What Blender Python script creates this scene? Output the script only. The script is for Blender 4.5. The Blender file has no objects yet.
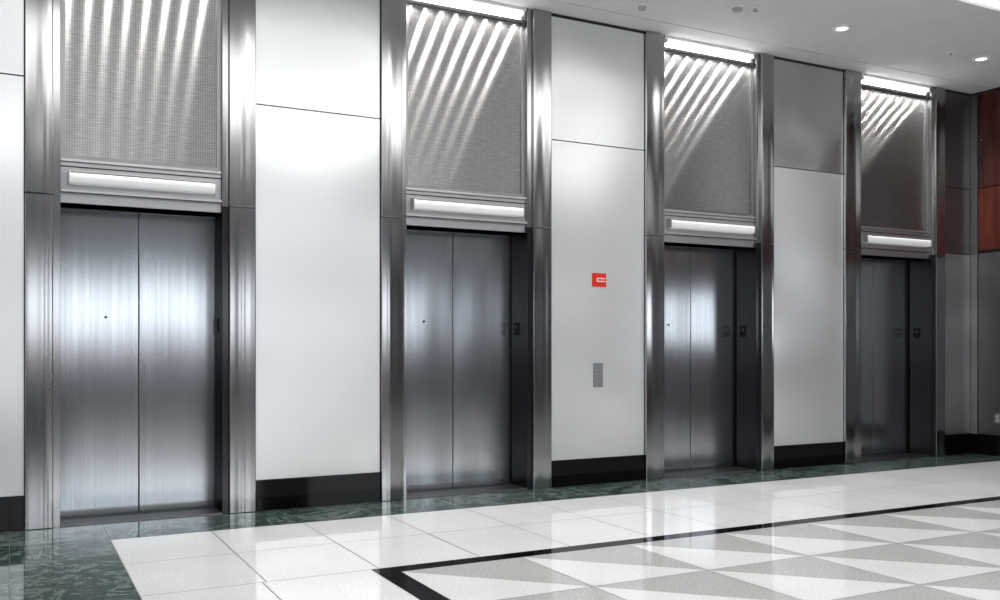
import bpy, bmesh, math, random
random.seed(4)
C = bpy.context.scene.collection
D = 7.45
H = 4.40
F = 934.0
YAW = math.radians(27.7)

# ------------------------------------------------------------------ nodes
def newmat(name):
    m = bpy.data.materials.new(name); m.use_nodes = True
    nt = m.node_tree; nt.nodes.clear()
    out = nt.nodes.new('ShaderNodeOutputMaterial')
    return m, nt, out
def N(nt, t, **kw):
    n = nt.nodes.new(t)
    for k, v in kw.items():
        if k in n.inputs: n.inputs[k].default_value = v
        else: setattr(n, k, v)
    return n
def coords(nt, scale):
    g = nt.nodes.new('ShaderNodeNewGeometry')
    mp = nt.nodes.new('ShaderNodeMapping'); mp.inputs['Scale'].default_value = scale
    nt.links.new(g.outputs['Position'], mp.inputs['Vector'])
    return mp.outputs['Vector']
def ramp(nt, stops, interp='LINEAR'):
    r = nt.nodes.new('ShaderNodeValToRGB'); r.color_ramp.interpolation = interp
    e = r.color_ramp.elements
    while len(e) < len(stops): e.new(0.5)
    for i, (p, c) in enumerate(stops):
        e[i].position = p; e[i].color = (*c, 1)
    return r
def plain(name, col, rough=.5, metal=0, emis=None, estr=0, coat=0, spec=.5):
    m, nt, out = newmat(name)
    p = N(nt, 'ShaderNodeBsdfPrincipled')
    n = N(nt, 'ShaderNodeTexNoise'); n.inputs['Scale'].default_value = 6; n.inputs['Detail'].default_value = 4
    nt.links.new(coords(nt, (1, 1, 1)), n.inputs['Vector'])
    r = ramp(nt, [(.3, tuple(c*.96 for c in col)), (.7, tuple(min(1, c*1.03) for c in col))])
    nt.links.new(n.outputs['Fac'], r.inputs['Fac']); nt.links.new(r.outputs['Color'], p.inputs['Base Color'])
    p.inputs['Roughness'].default_value = rough; p.inputs['Metallic'].default_value = metal
    p.inputs['Coat Weight'].default_value = coat; p.inputs['Coat Roughness'].default_value = .25
    p.inputs['Specular IOR Level'].default_value = spec
    if emis: p.inputs['Emission Color'].default_value = (*emis, 1); p.inputs['Emission Strength'].default_value = estr
    nt.links.new(p.outputs[0], out.inputs[0]); return m
def steel(name, col, rough, aniso, tan, streak, amp=.12, base_mix=.25, bump=None):
    """brushed stainless: anisotropic lobe + broader lobe; streak = noise scale (world axes); bump = (scale3, distance)"""
    m, nt, out = newmat(name)
    n = N(nt, 'ShaderNodeTexNoise'); n.inputs['Scale'].default_value = 1; n.inputs['Detail'].default_value = 3
    nt.links.new(coords(nt, streak), n.inputs['Vector'])
    r = ramp(nt, [(.3, tuple(c*(1-amp) for c in col)), (.7, tuple(min(1, c*(1+amp)) for c in col))])
    nt.links.new(n.outputs['Fac'], r.inputs['Fac'])
    t = N(nt, 'ShaderNodeCombineXYZ')
    for i in range(3): t.inputs[i].default_value = tan[i]
    g = N(nt, 'ShaderNodeBsdfAnisotropic'); g.inputs['Roughness'].default_value = rough; g.inputs['Anisotropy'].default_value = aniso
    nt.links.new(t.outputs[0], g.inputs['Tangent']); nt.links.new(r.outputs[0], g.inputs['Color'])
    g2 = N(nt, 'ShaderNodeBsdfAnisotropic'); g2.inputs['Roughness'].default_value = .55
    nt.links.new(r.outputs[0], g2.inputs['Color'])
    if bump:
        nb = N(nt, 'ShaderNodeTexNoise'); nb.inputs['Scale'].default_value = 1; nb.inputs['Detail'].default_value = 0
        nt.links.new(coords(nt, bump[0]), nb.inputs['Vector'])
        b = N(nt, 'ShaderNodeBump'); b.inputs['Strength'].default_value = 1; b.inputs['Distance'].default_value = bump[1]
        nt.links.new(nb.outputs['Fac'], b.inputs['Height'])
        nt.links.new(b.outputs[0], g.inputs['Normal']); nt.links.new(b.outputs[0], g2.inputs['Normal'])
    mx = N(nt, 'ShaderNodeMixShader'); mx.inputs[0].default_value = base_mix
    nt.links.new(g.outputs[0], mx.inputs[1]); nt.links.new(g2.outputs[0], mx.inputs[2])
    nt.links.new(mx.outputs[0], out.inputs[0]); return m
def emit(name, col, s):
    m, nt, out = newmat(name)
    e = N(nt, 'ShaderNodeEmission'); e.inputs[0].default_value = (*col, 1); e.inputs[1].default_value = s
    nt.links.new(e.outputs[0], out.inputs[0]); return m

M = {}
M['door'] = steel('brushed_door_steel', (.50, .52, .55), .215, .45, (0, 0, 1), (60, 60, .4), .09, .0, ((4.0, 1, .5), .010))
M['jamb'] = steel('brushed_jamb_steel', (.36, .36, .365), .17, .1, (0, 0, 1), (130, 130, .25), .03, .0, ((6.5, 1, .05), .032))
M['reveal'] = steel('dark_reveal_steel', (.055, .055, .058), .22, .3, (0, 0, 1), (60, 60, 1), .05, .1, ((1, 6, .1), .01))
M['header'] = steel('header_steel', (.50, .50, .51), .30, .4, (0, 0, 1), (1, 1, 120), .06, .3)
M['wallsteel'] = steel('wall_panel_steel', (.25, .25, .255), .32, .2, (1, 0, 0), (1, 1, 90), .05, .2, ((2, 2, .8), .01))
M['upsteel'] = steel('satin_toned_steel', (.55, .55, .55), .36, .0, (1, 0, 0), (1, 1, 90), .03, .1, ((1.6, 1, 1.5), .12))
M['darksteel'] = steel('dark_metal_panel', (.15, .15, .155), .33, .2, (1, 0, 0), (1, 1, 90), .05, .3, ((2, 2, .8), .01))
M['frame'] = steel('thin_frame_steel', (.55, .55, .55), .3, .3, (0, 0, 1), (40, 40, 1), .05, .4)
M['black'] = plain('polished_black_stone', (.003, .003, .0033), .05, spec=.12)
M['rubber'] = plain('dark_gap', (.01, .01, .01), .6)
M['ceiling'] = plain('ceiling_plaster', (.64, .64, .64), .7)
M['whiteplastic'] = plain('white_plastic', (.8, .8, .8), .4)
M['outlet'] = plain('aged_grey_plastic', (.16, .16, .16), .4)
M['greyplastic'] = plain('grey_plastic', (.35, .35, .35), .4)
M['blackplastic'] = plain('black_plastic', (.008, .008, .008), .6, spec=.1)
M['red'] = plain('red_sign_enamel', (.68, .018, .010), .4)
M['buttonsteel'] = steel('button_plate_steel', (.40, .40, .41), .35, .3, (0, 0, 1), (40, 40, 1), .05, .4)
M['tube'] = emit('fluorescent_tube', (1, 1, 1), 7)
M['lamp'] = emit('downlight_lamp', (1, .98, .95), 3)
M['lantern'] = plain('lantern_acrylic', (.60, .60, .61), .25, emis=(1, 1, 1), estr=.22)
M['panelglow'] = emit('added_glow', (.88, .94, 1), 4.8)  # glow added to give the steel doors something bright to reflect
M['traylight'] = emit('added_tray_glow', (1, .99, .97), 4)
M['cove'] = plain('glowing_cove_plaster', (.85, .85, .85), .7, emis=(1, 1, 1), estr=.45)  # plaster made to glow in place of cove light falling on it
M['darkwall'] = plain('dark_stone_wall', (.015, .015, .017), .4)
M['redband'] = plain('added_red_lacquer', (.60, .13, .11), .4)  # red of the band added for door reflections

def panelmat():
    m, nt, out = newmat('satin_white_panel')
    p = N(nt, 'ShaderNodeBsdfPrincipled')
    n = N(nt, 'ShaderNodeTexNoise'); n.inputs['Scale'].default_value = 1.2
    nt.links.new(coords(nt, (1, 1, 1)), n.inputs['Vector'])
    r = ramp(nt, [(.3, (.80, .81, .81)), (.7, (.83, .835, .84))])
    nt.links.new(n.outputs['Fac'], r.inputs['Fac']); nt.links.new(r.outputs[0], p.inputs['Base Color'])
    p.inputs['Roughness'].default_value = .37; p.inputs['Metallic'].default_value = .76
    b = N(nt, 'ShaderNodeBump'); b.inputs['Distance'].default_value = .10
    nb = N(nt, 'ShaderNodeTexNoise'); nb.inputs['Scale'].default_value = .9; nb.inputs['Detail'].default_value = 0
    nt.links.new(coords(nt, (1, 1, 1)), nb.inputs['Vector']); nt.links.new(nb.outputs['Fac'], b.inputs['Height']); nt.links.new(b.outputs[0], p.inputs['Normal'])
    nt.links.new(p.outputs[0], out.inputs[0]); return m
M['panel'] = panelmat()

# woven steel mesh: horizontal wires spread lamp highlights into streaks
def meshmat():
    m, nt, out = newmat('woven_wire_mesh')
    g = N(nt, 'ShaderNodeNewGeometry'); s = N(nt, 'ShaderNodeSeparateXYZ')
    nt.links.new(g.outputs['Position'], s.inputs[0])
    def band(axis, pitch, lo, hi, width):
        a = N(nt, 'ShaderNodeMath', operation='MULTIPLY'); a.inputs[1].default_value = 1/pitch
        nt.links.new(s.outputs[axis], a.inputs[0])
        f = N(nt, 'ShaderNodeMath', operation='FRACT'); nt.links.new(a.outputs[0], f.inputs[0])
        r = ramp(nt, [(0, (lo,)*3), (width, (lo,)*3), (width+.2, (hi,)*3), (.85, (hi,)*3), (1, (lo,)*3)])
        nt.links.new(f.outputs[0], r.inputs[0]); return r.outputs[0]
    bx_ = band(0, .0175, .68, 1, .12); bz = band(2, .0205, .84, 1, .12)
    mul = N(nt, 'ShaderNodeMix', data_type='RGBA', blend_type='MULTIPLY'); mul.inputs[0].default_value = 1
    nt.links.new(bx_, mul.inputs[6]); nt.links.new(bz, mul.inputs[7])
    nz = N(nt, 'ShaderNodeTexNoise'); nz.inputs['Scale'].default_value = 1; nz.inputs['Detail'].default_value = 2
    nt.links.new(coords(nt, (12, 1, 70)), nz.inputs['Vector'])
    rz = ramp(nt, [(.3, (.52, .51, .505)), (.7, (.68, .67, .665))]); nt.links.new(nz.outputs['Fac'], rz.inputs['Fac'])
    col = N(nt, 'ShaderNodeMix', data_type='RGBA', blend_type='MULTIPLY'); col.inputs[0].default_value = 1
    nt.links.new(mul.outputs[2], col.inputs[6]); nt.links.new(rz.outputs[0], col.inputs[7])
    t = N(nt, 'ShaderNodeCombineXYZ'); t.inputs[0].default_value = 1
    a = N(nt, 'ShaderNodeBsdfAnisotropic'); a.inputs['Roughness'].default_value = .50; a.inputs['Anisotropy'].default_value = .87
    nt.links.new(t.outputs[0], a.inputs['Tangent']); nt.links.new(col.outputs[2], a.inputs['Color'])
    d = N(nt, 'ShaderNodeBsdfDiffuse')
    c2 = N(nt, 'ShaderNodeMix', data_type='RGBA', blend_type='MULTIPLY'); c2.inputs[0].default_value = 1
    nt.links.new(col.outputs[2], c2.inputs[6]); c2.inputs[7].default_value = (.30, .30, .30, 1)
    nt.links.new(c2.outputs[2], d.inputs['Color'])
    mx = N(nt, 'ShaderNodeMixShader'); mx.inputs[0].default_value = .10
    nt.links.new(a.outputs[0], mx.inputs[1]); nt.links.new(d.outputs[0], mx.inputs[2])
    nt.links.new(mx.outputs[0], out.inputs[0]); return m
M['mesh'] = meshmat()

def stone(name, c0, c1, rough, scale=85):
    m, nt, out = newmat(name)
    p = N(nt, 'ShaderNodeBsdfPrincipled')
    v = coords(nt, (1, 1, 1))
    n = N(nt, 'ShaderNodeTexNoise'); n.inputs['Scale'].default_value = scale; n.inputs['Detail'].default_value = 4; n.inputs['Roughness'].default_value = .8
    n2 = N(nt, 'ShaderNodeTexNoise'); n2.inputs['Scale'].default_value = 1.4; n2.inputs['Detail'].default_value = 3
    nt.links.new(v, n.inputs['Vector']); nt.links.new(v, n2.inputs['Vector'])
    r = ramp(nt, [(.38, c0), (.55, c1)]); nt.links.new(n.outputs['Fac'], r.inputs['Fac'])
    mx = N(nt, 'ShaderNodeMix', data_type='RGBA', blend_type='MULTIPLY'); mx.inputs[0].default_value = 1
    r2 = ramp(nt, [(.3, (.90,)*3), (.7, (1,)*3)]); nt.links.new(n2.outputs['Fac'], r2.inputs['Fac'])
    nt.links.new(r.outputs[0], mx.inputs[6]); nt.links.new(r2.outputs[0], mx.inputs[7])
    nt.links.new(mx.outputs[2], p.inputs['Base Color'])
    p.inputs['Roughness'].default_value = rough
    nt.links.new(p.outputs[0], out.inputs[0]); return m
M['whitestone'] = stone('white_terrazzo', (.57, .565, .56), (.79, .79, .785), .045)
M['greystone'] = stone('grey_terrazzo', (.30, .295, .285), (.52, .515, .505), .045)
M['grout'] = plain('grout', (.12, .12, .12), .6)
def marble():
    m, nt, out = newmat('green_marble')
    p = N(nt, 'ShaderNodeBsdfPrincipled')
    v = coords(nt, (1, 1, 1))
    n = N(nt, 'ShaderNodeTexNoise'); n.inputs['Scale'].default_value = 2.3; n.inputs['Detail'].default_value = 13; n.inputs['Roughness'].default_value = .72; n.inputs['Distortion'].default_value = .8
    nt.links.new(v, n.inputs['Vector'])
    r = ramp(nt, [(.28, (.014, .024, .021)), (.42, (.028, .045, .040)), (.482, (.05, .078, .068)), (.502, (.20, .245, .23)), (.522, (.055, .082, .073)), (.58, (.028, .046, .040)), (.64, (.14, .18, .165)), (.69, (.05, .078, .068)), (.78, (.016, .026, .023))])
    nt.links.new(n.outputs['Fac'], r.inputs['Fac']); nt.links.new(r.outputs[0], p.inputs['Base Color'])
    p.inputs['Roughness'].default_value = .035
    nt.links.new(p.outputs[0], out.inputs[0]); return m
M['green'] = marble()
def wood(name, c0, c1):
    m, nt, out = newmat(name)
    p = N(nt, 'ShaderNodeBsdfPrincipled')
    n = N(nt, 'ShaderNodeTexNoise'); n.inputs['Scale'].default_value = 1; n.inputs['Detail'].default_value = 5
    nt.links.new(coords(nt, (8, 8, 1.5)), n.inputs['Vector'])
    r = ramp(nt, [(.3, c0), (.7, c1)])
    nt.links.new(n.outputs['Fac'], r.inputs['Fac']); nt.links.new(r.outputs[0], p.inputs['Base Color'])
    p.inputs['Roughness'].default_value = .20
    nt.links.new(p.outputs[0], out.inputs[0]); return m
M['wood'] = wood('red_cherry_wood', (.025, .005, .003), (.065, .012, .006))
M['woodlight'] = wood('bright_cherry_wood', (.04, .007, .004), (.10, .016, .007))

# ------------------------------------------------------------------ geometry helpers
def box(bm, x0, x1, y0, y1, z0, z1):
    v = [bm.verts.new(p) for p in ((x0,y0,z0),(x1,y0,z0),(x1,y1,z0),(x0,y1,z0),(x0,y0,z1),(x1,y0,z1),(x1,y1,z1),(x0,y1,z1))]
    for f in ((0,3,2,1),(4,5,6,7),(0,1,5,4),(1,2,6,5),(2,3,7,6),(3,0,4,7)): bm.faces.new([v[i] for i in f])
def cyl(bm, c, r, length, axis='X', seg=20, r2=None):
    r2 = r if r2 is None else r2
    rings = []
    for e, rr in ((-.5, r), (.5, r2)):
        ring = []
        for i in range(seg):
            a = 2*math.pi*i/seg; ca, sa = rr*math.cos(a), rr*math.sin(a)
            o = {'X': (e*length, ca, sa), 'Y': (ca, e*length, sa), 'Z': (ca, sa, e*length)}[axis]
            ring.append(bm.verts.new([c[k]+o[k] for k in range(3)]))
        rings.append(ring)
    for i in range(seg):
        j = (i+1) % seg; bm.faces.new((rings[0][i], rings[0][j], rings[1][j], rings[1][i]))
    bm.faces.new(rings[0][::-1]); bm.faces.new(rings[1])
def obj(name, bm, mat, parent=None, bevel=0):
    bmesh.ops.recalc_face_normals(bm, faces=bm.faces)
    if bevel:
        bmesh.ops.bevel(bm, geom=list(bm.edges), offset=bevel, segments=2, affect='EDGES', profile=.5)
    me = bpy.data.meshes.new(name); bm.to_mesh(me); bm.free()
    me.materials.append(mat)
    o = bpy.data.objects.new(name, me); C.objects.link(o)
    if parent: o.parent = parent
    return o
def boxes(name, lst, mat, parent=None, bevel=0):
    bm = bmesh.new()
    for b in lst: box(bm, *b)
    return obj(name, bm, mat, parent, bevel)
def each(name, lst, mat, parent=None, bevel=0):
    return [boxes(name, [b], mat, parent, bevel) for b in lst]
def prism(name, sec, x0, x1, mat, parent=None):
    bm = bmesh.new()
    ra = [bm.verts.new((x0, *p)) for p in sec]; rb = [bm.verts.new((x1, *p)) for p in sec]
    for k in range(len(sec)):
        q = (k+1) % len(sec); bm.faces.new((ra[k], ra[q], rb[q], rb[k]))
    bm.faces.new(ra); bm.faces.new(rb[::-1])
    return obj(name, bm, mat, parent)
def ringframe(name, x0, x1, z0, z1, t, tb, y0, y1, mat, parent):
    bm = bmesh.new()
    o = [(x0, z0), (x1, z0), (x1, z1), (x0, z1)]; i_ = [(x0+t, z0+tb), (x1-t, z0+tb), (x1-t, z1-tb), (x0+t, z1-tb)]
    V = {}
    for key, pts in (('o', o), ('i', i_)):
        for yy in (0, 1): V[key, yy] = [bm.verts.new((p[0], (y0, y1)[yy], p[1])) for p in pts]
    for k in range(4):
        q = (k+1) % 4
        bm.faces.new((V['o',0][k], V['o',0][q], V['i',0][q], V['i',0][k]))
        bm.faces.new((V['o',1][k], V['i',1][k], V['i',1][q], V['o',1][q]))
        bm.faces.new((V['o',0][k], V['o',1][k], V['o',1][q], V['o',0][q]))
        bm.faces.new((V['i',0][k], V['i',0][q], V['i',1][q], V['i',1][k]))
    return obj(name, bm, mat, parent)
def empty(name, loc):
    o = bpy.data.objects.new(name, None); o.location = loc; o.empty_display_size = .1; C.objects.link(o); return o
def tag(o, label, cat, group=None):
    o['label'] = label; o['category'] = cat
    if group: o['group'] = group
    return o
def struct(o): o['kind'] = 'structure'; return o

# ------------------------------------------------------------------ layout on the wall (units of D)
OP = [(.0435, .1970), (.4035, .5629), (.7723, .9339), (1.1443, 1.3028)]
OUT = [(.0125, .2312), (.3718, .5957), (.7396, .9641), (1.1064, 1.3317)]
OP = [(a*D, b*D) for a, b in OP]; OUT = [(a*D, b*D) for a, b in OUT]
XE = 1.398*D
REC = .335
ZB, ZJ, ZJAMB, ZOP, ZHD = .24, 3.226, 2.395, 2.35, 2.67
YF = -14.0

gaps = [(-4, OUT[0][0]), (OUT[0][1], OUT[1][0]), (OUT[1][1], OUT[2][0]), (OUT[2][1], OUT[3][0]), (OUT[3][1], XE)]
wb = [(-4, XE, .5, .6, -.05, 4.6)]
for a, b in gaps: wb.append((a, b, .035, .5, -.05, 4.6))
wall = struct(boxes('wall_back', wb, M['rubber']))
for i, (a, b) in enumerate(gaps):
    cols = [(a, b)] if i else [(-4, -2.05), (-2.04, -.97), (-.96, b)]
    m = M['panel'] if i < 4 else M['wallsteel']
    for c0, c1 in cols:
        g = .004
        zs = [(ZB+.004, ZJ-g), (ZJ+g, H-.03)] if i < 4 else [(ZB+.004, 2.43-g), (2.43+g, ZJ-g), (ZJ+g, H-.03)]
        for z0, z1 in zs:
            boxes('wall_panel', [(c0+g, c1-g, 0, .03, z0, z1)], M['upsteel'] if (i == 3 and z0 > 3) or (i == 4 and z0 < 1) else m, wall, .0015)  # one upper panel's dark reflection is put into its steel colour
for i, (a, b) in enumerate(gaps):
    struct(boxes('baseboard_back', [(a+.002, b-.002, -.008, .034, 0, ZB)], M['black'], None, .002))

wr = struct(boxes('wall_right', [(XE+.03, XE+.15, YF, .6, -.05, 5.2)], M['rubber']))
ys = [-.10, -1.3, -2.5, -3.7, -4.9, -6.1, -7.3, -8.5, -9.7, -10.9, -12.1, -13.9]
boxes('corner_trim', [(XE, XE+.03, -.095, -.002, ZB, H-.03)], M['wallsteel'], wr)
for a, b in zip(ys[:-1], ys[1:]):
    boxes('wall_panel', [(XE, XE+.03, b+.006, a-.006, 2.47, ZJ-.006)], M['woodlight'] if a > -1 else M['wood'], wr, .002)
    boxes('wall_panel', [(XE, XE+.03, b+.006, a-.006, ZJ+.006, H-.03)], M['wood'] if a > -2 else M['panel'], wr, .002)
    if a < -3 and a > -4.8:
        boxes('wall_panel', [(XE, XE+.03, b+.006, a-.006, ZB+.006, 1.35)], M['wood'], wr, .002)
        boxes('added_glow_panel', [(XE, XE+.03, b+.006, a-.006, 1.36, 2.2)], M['panelglow'], wr, .002)  # unseen glow panel added to brighten the third elevator's reflections
    else:
        boxes('wall_panel', [(XE, XE+.03, b+.006, a-.006, ZB+.006, 2.43)], M['darksteel'], wr, .002)
struct(boxes('baseboard_right', [(XE-.008, XE+.029, YF, -.01, 0, ZB)], M['black']))
struct(boxes('wall_left', [(-4.15, -4, YF, 0, -.05, 5.2)], M['ceiling']))
wf = struct(boxes('wall_front', [(-4, XE, YF-.15, YF, -.05, 5.2)], M['darkwall']))
x = -3.7
while x < XE-2.4:
    boxes('added_glow_panel', [(x, x+2.2, YF, YF+.03, 1.50, 2.75)], M['panelglow'], wf)  # unseen glow panels added to shape the reflections in the doors
    boxes('added_red_band', [(x, x+2.2, YF, YF+.05, 1.15, 1.48)], M['redband'], wf)  # unseen red band added to tint the reflections in the doors
    x += 3.3

cl = [(-4, XE+.03, -.274, .5, H, H+.1), (-4, XE+.03, -1.96, -.286, H, H+.1), (-4, XE+.03, -.3, -.26, H+.02, H+.1),
      (-4, XE+.03, -12.0, -2.0, H+.5, H+.6), (-4, XE+.03, YF, -12.0, H, H+.1), (-4, XE+.03, -12.04, -12.0, H, H+.5)]
struct(boxes('ceiling', cl, M['ceiling']))
struct(boxes('trim_2', [(-4, XE+.03, -2.0, -1.96, H+.0, H+.5)], M['cove']))
struct(boxes('trim_1', [(-4, XE, .002, .034, H-.028, H-.001)], M['rubber']))
for i in range(4):
    for j in range(3):
        cx = -2.2+3.3*i; cy = -3.6-3.2*j
        t = empty('added_ceiling_light', (cx, cy, H+.5))  # unseen light panels added as the lobby's main lighting
        tag(t, 'added square light panel in the raised lobby ceiling, out of view', 'ceiling light', 'added ceiling lights')
        boxes('diffuser', [(-.55, .55, -.55, .55, -.03, -.012)], M['traylight'], t)
        boxes('frame', [(-.6, .6, -.6, .6, -.011, 0)], M['whiteplastic'], t)

def floor():
    bm = bmesh.new()
    mats = [M['grout'], M['green'], M['whitestone'], M['black'], M['greystone']]
    def poly(pts, mi, z=0):
        f = bm.faces.new([bm.verts.new((p[0], p[1], z)) for p in pts]); f.material_index = mi
    def rect(x0, x1, y0, y1, mi, g=.0035):
        poly([(x0+g, y0+g), (x1-g, y0+g), (x1-g, y1-g), (x0+g, y1-g)], mi)
    box(bm, -4, XE+.1, YF, .5, -.05, -.002)
    xs = [-4, -2.6, -1.3, 0, .6]
    for a, b in zip(xs[:-1], xs[1:]): rect(a, b, -.66, .5, 1, .0015)
    X = [.6]
    while X[-1] < XE+.1: X.append(X[-1]+1.32)
    X[-1] = XE+.1
    for a, b in zip(X[:-1], X[1:]): rect(a, b, -.66, .5, 1, .0015)
    y = -.66
    while y > YF+1:
        for a, b in zip(xs[:-1], xs[1:]): rect(a, b, y-1.2, y, 1, .0015)
        y -= 1.2
    T = [.6+.66*k for k in range(40)]
    for a, b in zip(T[:-1], T[1:]):
        if a > XE: break
        for y1, y0 in ((-.66, -1.46), (-1.46, -2.27)):
            rect(a, b, y0, y1, 2)
    BX0, BX1, BY1, BY0 = 1.87, 2.005, -2.27, -2.395
    rect(BX0, XE+.1, BY0, BY1, 3, 0); rect(BX0, BX1, YF, BY0, 3, 0)
    y = -2.27
    while y > YF:
        rect(.6, 1.235, y-.8, y, 2); rect(1.235, BX0, y-.8, y, 2); y -= .8
    s = .8; g = .003
    ny = int((BY0-YF)/s); nx = int((XE+.1-BX1)/s)+1
    for i in range(nx):
        for j in range(ny):
            a, b = BX1+i*s, BX1+(i+1)*s; y1, y0 = BY0-j*s, BY0-(j+1)*s
            a += g; b -= g; y1 -= g; y0 += g
            poly([(a, y1), (a, y0), (b-g, y0)], 2)
            poly([(a+g, y1), (b, y0), (b, y1)], 4)
    me = bpy.data.meshes.new('floor'); bm.to_mesh(me); bm.free()
    for m in mats: me.materials.append(m)
    o = bpy.data.objects.new('floor', me); C.objects.link(o); return struct(o)
fl = floor()

# ------------------------------------------------------------------ elevators
LBL = ['brushed steel elevator entrance nearest the viewer, widest and leftmost of the four',
       'brushed steel elevator entrance just left of the red wall sign and call button',
       'brushed steel elevator entrance just right of the red wall sign and call button',
       'dark brushed steel elevator entrance farthest away, beside the red wood end wall']
WHO = ['leftmost, nearest elevator', 'elevator left of the red sign', 'elevator right of the red sign', 'farthest elevator']
for i in range(4):
    (x0, x1), (a, b) = OP[i], OUT[i]
    cx = (x0+x1)/2
    E = empty('elevator', (cx, 0, 0)); tag(E, LBL[i], 'elevator', 'row of four elevator entrances')
    L, R, A, B = x0-cx, x1-cx, a-cx, b-cx
    st = .05; g = .002
    for s0, s1 in ((A+g, L-st), (R+st, B-g)):
        boxes('jamb', [(s0, s1, -.03, .12, 0, ZJAMB-.003)], M['jamb'], E, .005)
        boxes('upper_jamb', [(s0, s1, -.03, .12, ZJAMB+.003, H-.002)], M['jamb'], E, .005)
        boxes('jamb_joint', [(s0+.004, s1-.004, -.024, .1, ZJAMB-.003, ZJAMB+.003)], M['rubber'], E)
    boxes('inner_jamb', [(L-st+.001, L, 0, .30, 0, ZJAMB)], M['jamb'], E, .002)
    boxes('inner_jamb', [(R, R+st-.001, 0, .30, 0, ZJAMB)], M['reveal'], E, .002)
    boxes('inner_jamb', [(L-st+.001, L, 0, .12, ZJAMB+.002, H-.002)], M['jamb'], E, .002)
    boxes('inner_jamb', [(R, R+st-.001, 0, .12, ZJAMB+.002, H-.002)], M['jamb'], E, .002)
    for k, (d0, d1) in enumerate(((L-.04, -.004), (.004, R+.04))):
        dl = boxes('door_panel', [(d0, d1, REC, REC+.03, .012, ZOP+.05)], M['door'], E, .002)
        if k == 0:
            bm = bmesh.new(); cyl(bm, (-.29+.05*(i == 0), REC-.003, 1.53), .010, .008, 'Y', 16)
            obj('keyhole', bm, M['rubber'], dl)
    sl = boxes('sill', [(L, R, 0, REC+.03, -.01, .008)], M['wallsteel'], E, .001)
    each('sill_groove', [(L, R, REC-.10, REC-.09, .008, .0095), (L, R, REC-.06, REC-.05, .008, .0095), (L, R, REC-.02, REC-.008, .008, .0095)], M['rubber'], sl)
    hd = boxes('header', [(L+.001, R-.001, .035, .30, ZOP, ZHD)], M['header'], E, .003)
    boxes('ledge', [(L+.002, R-.002, -.005, .035, 2.425, 2.445)], M['frame'], hd, .003)
    boxes('header_edge', [(L+.002, R-.002, .015, .035, ZHD-.02, ZHD)], M['frame'], hd, .003)
    boxes('shadow_gap', [(L+.002, R-.002, .030, .035, 2.612, 2.620)], M['rubber'], hd)
    # projecting light bar with rounded front, thin metal cap above it
    sec = [(.035, 2.488)]
    for k in range(9):
        an = -math.pi/2 + math.pi*k/8
        sec.append((-.016-.026*math.cos(an), 2.528+.040*math.sin(an)))
    sec.append((.035, 2.568))
    lan = prism('lantern', sec, L+.06, R-.06, M['lantern'], E)
    boxes('top_rail', [(L+.052, R-.052, -.030, .035, 2.569, 2.581)], M['frame'], lan, .002)
    each('end_cap', [(L+.052, L+.06, -.044, .035, 2.484, 2.568), (R-.06, R-.052, -.044, .035, 2.484, 2.568)], M['frame'], lan, .002)
    zt = 4.30
    mp = boxes('mesh_panel', [(L+.035, R-.035, .06, .075, ZHD+.03, zt-.03)], M['mesh'], E)
    ringframe('mesh_frame', L+.001, R-.001, ZHD+.002, zt, .034, .028, .045, .08, M['wallsteel'], mp)
    f = empty('strip_light', (cx, 0, H-.001))
    tag(f, 'white fluorescent strip light glowing above the mesh of the ' + WHO[i], 'strip light', 'strip lights over the elevators')
    boxes('housing', [(L+.01, R-.01, .0, .16, -.03, 0)], M['whiteplastic'], f, .002)
    boxes('reflector', [(L+.01, R-.01, .10, .16, -.098, -.03)], M['whiteplastic'], f, .002)
    for (ty, tz) in ((.015, -.050), (.065, -.082)):
        bm = bmesh.new(); cyl(bm, (0, ty, tz), .013, R-L-.09, 'X', 14)
        tb = obj('tube', bm, M['tube'], f)
        each('socket', [(L+.025, L+.045, ty-.018, ty+.018, tz-.018, -.03), (R-.045, R-.025, ty-.018, ty+.018, tz-.018, -.03)], M['whiteplastic'], tb)
    nl = 8
    for k in range(nl):
        ld = bpy.data.lights.new('strip_lamp', 'SPOT'); ld.energy = 31; ld.shadow_soft_size = .015; ld.color = (1, .99, .97)
        ld.spot_size = math.radians(130); ld.spot_blend = .9
        lo = bpy.data.objects.new('strip_lamp', ld); C.objects.link(lo)
        lo.location = (x0+.08+(x1-x0-.16)*k/(nl-1), .010, H-.13)
    p = empty('floor_indicator', (x1, .20, 1.47))
    tag(p, 'small black indicator plate on the door reveal of the ' + WHO[i], 'indicator', 'indicators on the elevator reveals')
    boxes('plate', [(-.006, 0, -.045, .045, -.06, .06)], M['blackplastic'], p, .001)
    boxes('display', [(-.0075, -.006, -.02, .02, .0, .03)], M['reveal'], p)

def wpt(px, py, Y=0.0):
    u = (px-500)/F; rx = math.sin(YAW)+u*math.cos(YAW); ry = math.cos(YAW)-u*math.sin(YAW)
    t = (D+Y)/ry
    return rx*t, 1.3+(347-py)/F*t
sx0, sz1 = wpt(592, 273); sx1, sz0 = wpt(605.5, 287)
s = empty('wall_sign', ((sx0+sx1)/2, 0, (sz0+sz1)/2)); tag(s, 'small square red wall sign with white bars, above the call button plate', 'sign')
w = (sx1-sx0)/2; h = (sz1-sz0)/2
pl = boxes('plate', [(-w, w, -.012, 0, -h, h)], M['red'], s, .002)
bm = bmesh.new()
pts = [(-.40, .28), (.85, .28), (.85, .14), (-.26, .14), (-.26, -.14), (.85, -.14), (.85, -.28), (-.40, -.28)]
ra = [bm.verts.new((p[0]*w, -.0135, p[1]*h)) for p in pts]; rb = [bm.verts.new((p[0]*w, -.012, p[1]*h)) for p in pts]
for k in range(8): bm.faces.new((ra[k], ra[(k+1) % 8], rb[(k+1) % 8], rb[k]))
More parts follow.
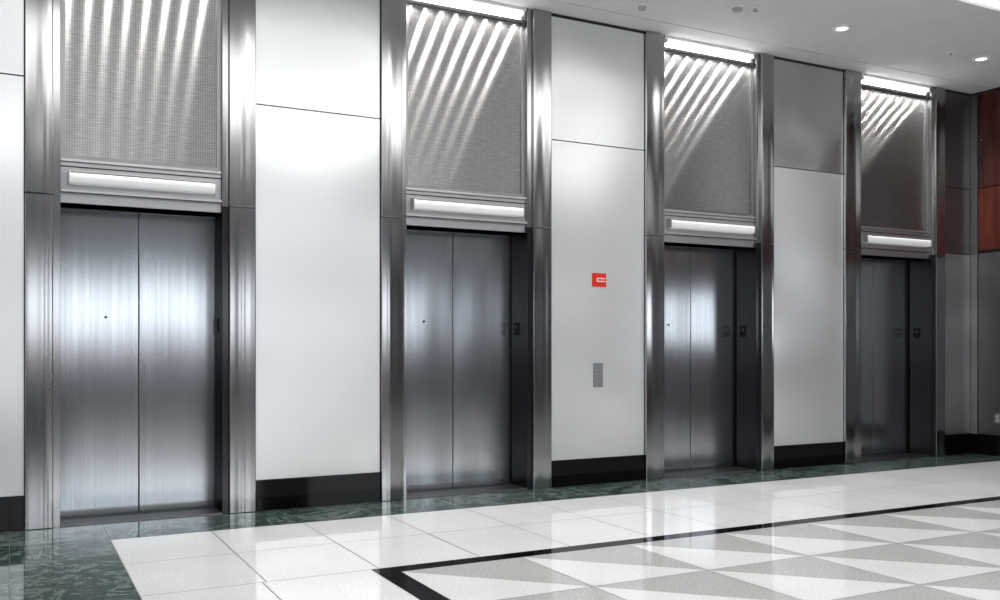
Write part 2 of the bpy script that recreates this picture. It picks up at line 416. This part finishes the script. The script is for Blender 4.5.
bm.faces.new(ra); bm.faces.new(rb[::-1]); obj('marking', bm, M['whiteplastic'], pl)
cx0, cz1 = wpt(593, 363); cx1, cz0 = wpt(602.5, 387)
s = empty('call_button_plate', ((cx0+cx1)/2, 0, (cz0+cz1)/2)); tag(s, 'steel call button plate with two round buttons below the red sign', 'call button')
w = (cx1-cx0)/2; h = (cz1-cz0)/2
boxes('plate', [(-w, w, -.010, 0, -h, h)], M['buttonsteel'], s, .002)
for dz in (-.3, .3):
    bm = bmesh.new(); cyl(bm, (0, -.014, dz*h), .018, .008, 'Y', 20); bt = obj('button', bm, M['frame'], s)
    bm = bmesh.new(); cyl(bm, (0, -.0185, dz*h), .009, .002, 'Y', 14); obj('button_centre', bm, M['rubber'], bt)
s = empty('wall_outlet', (XE, -.36, .45)); tag(s, 'small grey outlet plate low on the far end wall', 'outlet')
boxes('plate', [(-.008, 0, -.035, .035, -.057, .057)], M['outlet'], s, .002)
each('socket', [(-.0095, -.008, -.015, .015, .01, .035), (-.0095, -.008, -.015, .015, -.035, -.01)], M['greyplastic'], s)

# ------------------------------------------------------------------ ceiling devices
def ring_bm(r0, r1, z0, z1, seg=28):
    bm = bmesh.new(); rs = []
    for r, z in ((r1, z1), (r1*.98, z0), (r0, z0), (r0*.92, z1)):
        rs.append([bm.verts.new((r*math.cos(2*math.pi*k/seg), r*math.sin(2*math.pi*k/seg), z)) for k in range(seg)])
    for q in range(4):
        A_, B_ = rs[q], rs[(q+1) % 4]
        for k in range(seg):
            j = (k+1) % seg; bm.faces.new((A_[k], A_[j], B_[j], B_[k]))
    return bm
for (x, y, lb) in ((7.16, -.96, 'round white recessed downlight lit in the ceiling, left of the two'), (9.24, -.97, 'round white recessed downlight lit in the ceiling, right one near the end wall')):
    t = empty('downlight', (x, y, H)); tag(t, lb, 'downlight', 'ceiling downlights')
    obj('trim_ring', ring_bm(.06, .092, -.012, 0), M['whiteplastic'], t)
    bm = bmesh.new(); cyl(bm, (0, 0, -.004), .055, .005, 'Z', 24); obj('lamp', bm, M['lamp'], t)
def detector(x, y, r, lb):
    t = empty('smoke_detector', (x, y, H)); tag(t, lb, 'smoke detector')
    bm = bmesh.new(); cyl(bm, (0, 0, -.008), r, .016, 'Z', 28); obj('base', bm, M['whiteplastic'], t)
    bm = bmesh.new(); cyl(bm, (0, 0, -.030), r*.6, .028, 'Z', 24, r*.8); obj('sensor_head', bm, M['greyplastic'], t)
detector(5.87, -.92, .065, 'round white smoke detector on the ceiling between two sprinkler heads')
detector(5.08, -.55, .05, 'smaller round ceiling detector near the top edge, closest to the elevator wall')
for (x, y, lb) in ((6.03, -.98, 'tiny sprinkler head on the ceiling just right of the smoke detector'), (8.75, -.97, 'tiny sprinkler head on the ceiling between the two downlights')):
    t = empty('sprinkler_head', (x, y, H)); tag(t, lb, 'sprinkler', 'ceiling sprinkler heads')
    bm = bmesh.new(); cyl(bm, (0, 0, -.004), .045, .010, 'Z', 20); obj('escutcheon', bm, M['whiteplastic'], t)
    bm = bmesh.new(); cyl(bm, (0, 0, -.020), .010, .024, 'Z', 12); cyl(bm, (0, 0, -.033), .02, .003, 'Z', 16); obj('deflector', bm, M['frame'], t)

# ------------------------------------------------------------------ lights
def area(loc, rot, sx, sy, e, col=(1, 1, 1)):
    ld = bpy.data.lights.new('lobby_fill', 'AREA'); ld.shape = 'RECTANGLE'; ld.size = sx; ld.size_y = sy; ld.energy = e; ld.color = col
    o = bpy.data.objects.new('lobby_fill', ld); o.location = loc; o.rotation_euler = rot; C.objects.link(o)
area((3.5, -5.2, 4.8), (0, 0, 0), 9, 3.5, 310)  # soft overhead fill added beside the ceiling panels
area((-3.5, -6, 2.2), (math.radians(90), 0, math.radians(-90)), 5, 3, 45, (.78, .88, 1))  # unseen bluish fill added for the cool tint from the left
w = bpy.data.worlds.new('world'); bpy.context.scene.world = w; w.use_nodes = True
w.node_tree.nodes['Background'].inputs[0].default_value = (.6, .62, .65, 1); w.node_tree.nodes['Background'].inputs[1].default_value = .4

# ------------------------------------------------------------------ camera
cd = bpy.data.cameras.new('camera'); cam = bpy.data.objects.new('camera', cd); C.objects.link(cam)
cam.location = (0, -D, 1.3); cam.rotation_euler = (math.pi/2, 0, -YAW)
cd.sensor_width = 36; cd.lens = F/1000*36; cd.shift_y = .047; cd.clip_end = 100
bpy.context.scene.camera = cam
bpy.context.scene.view_settings.view_transform = 'Standard'
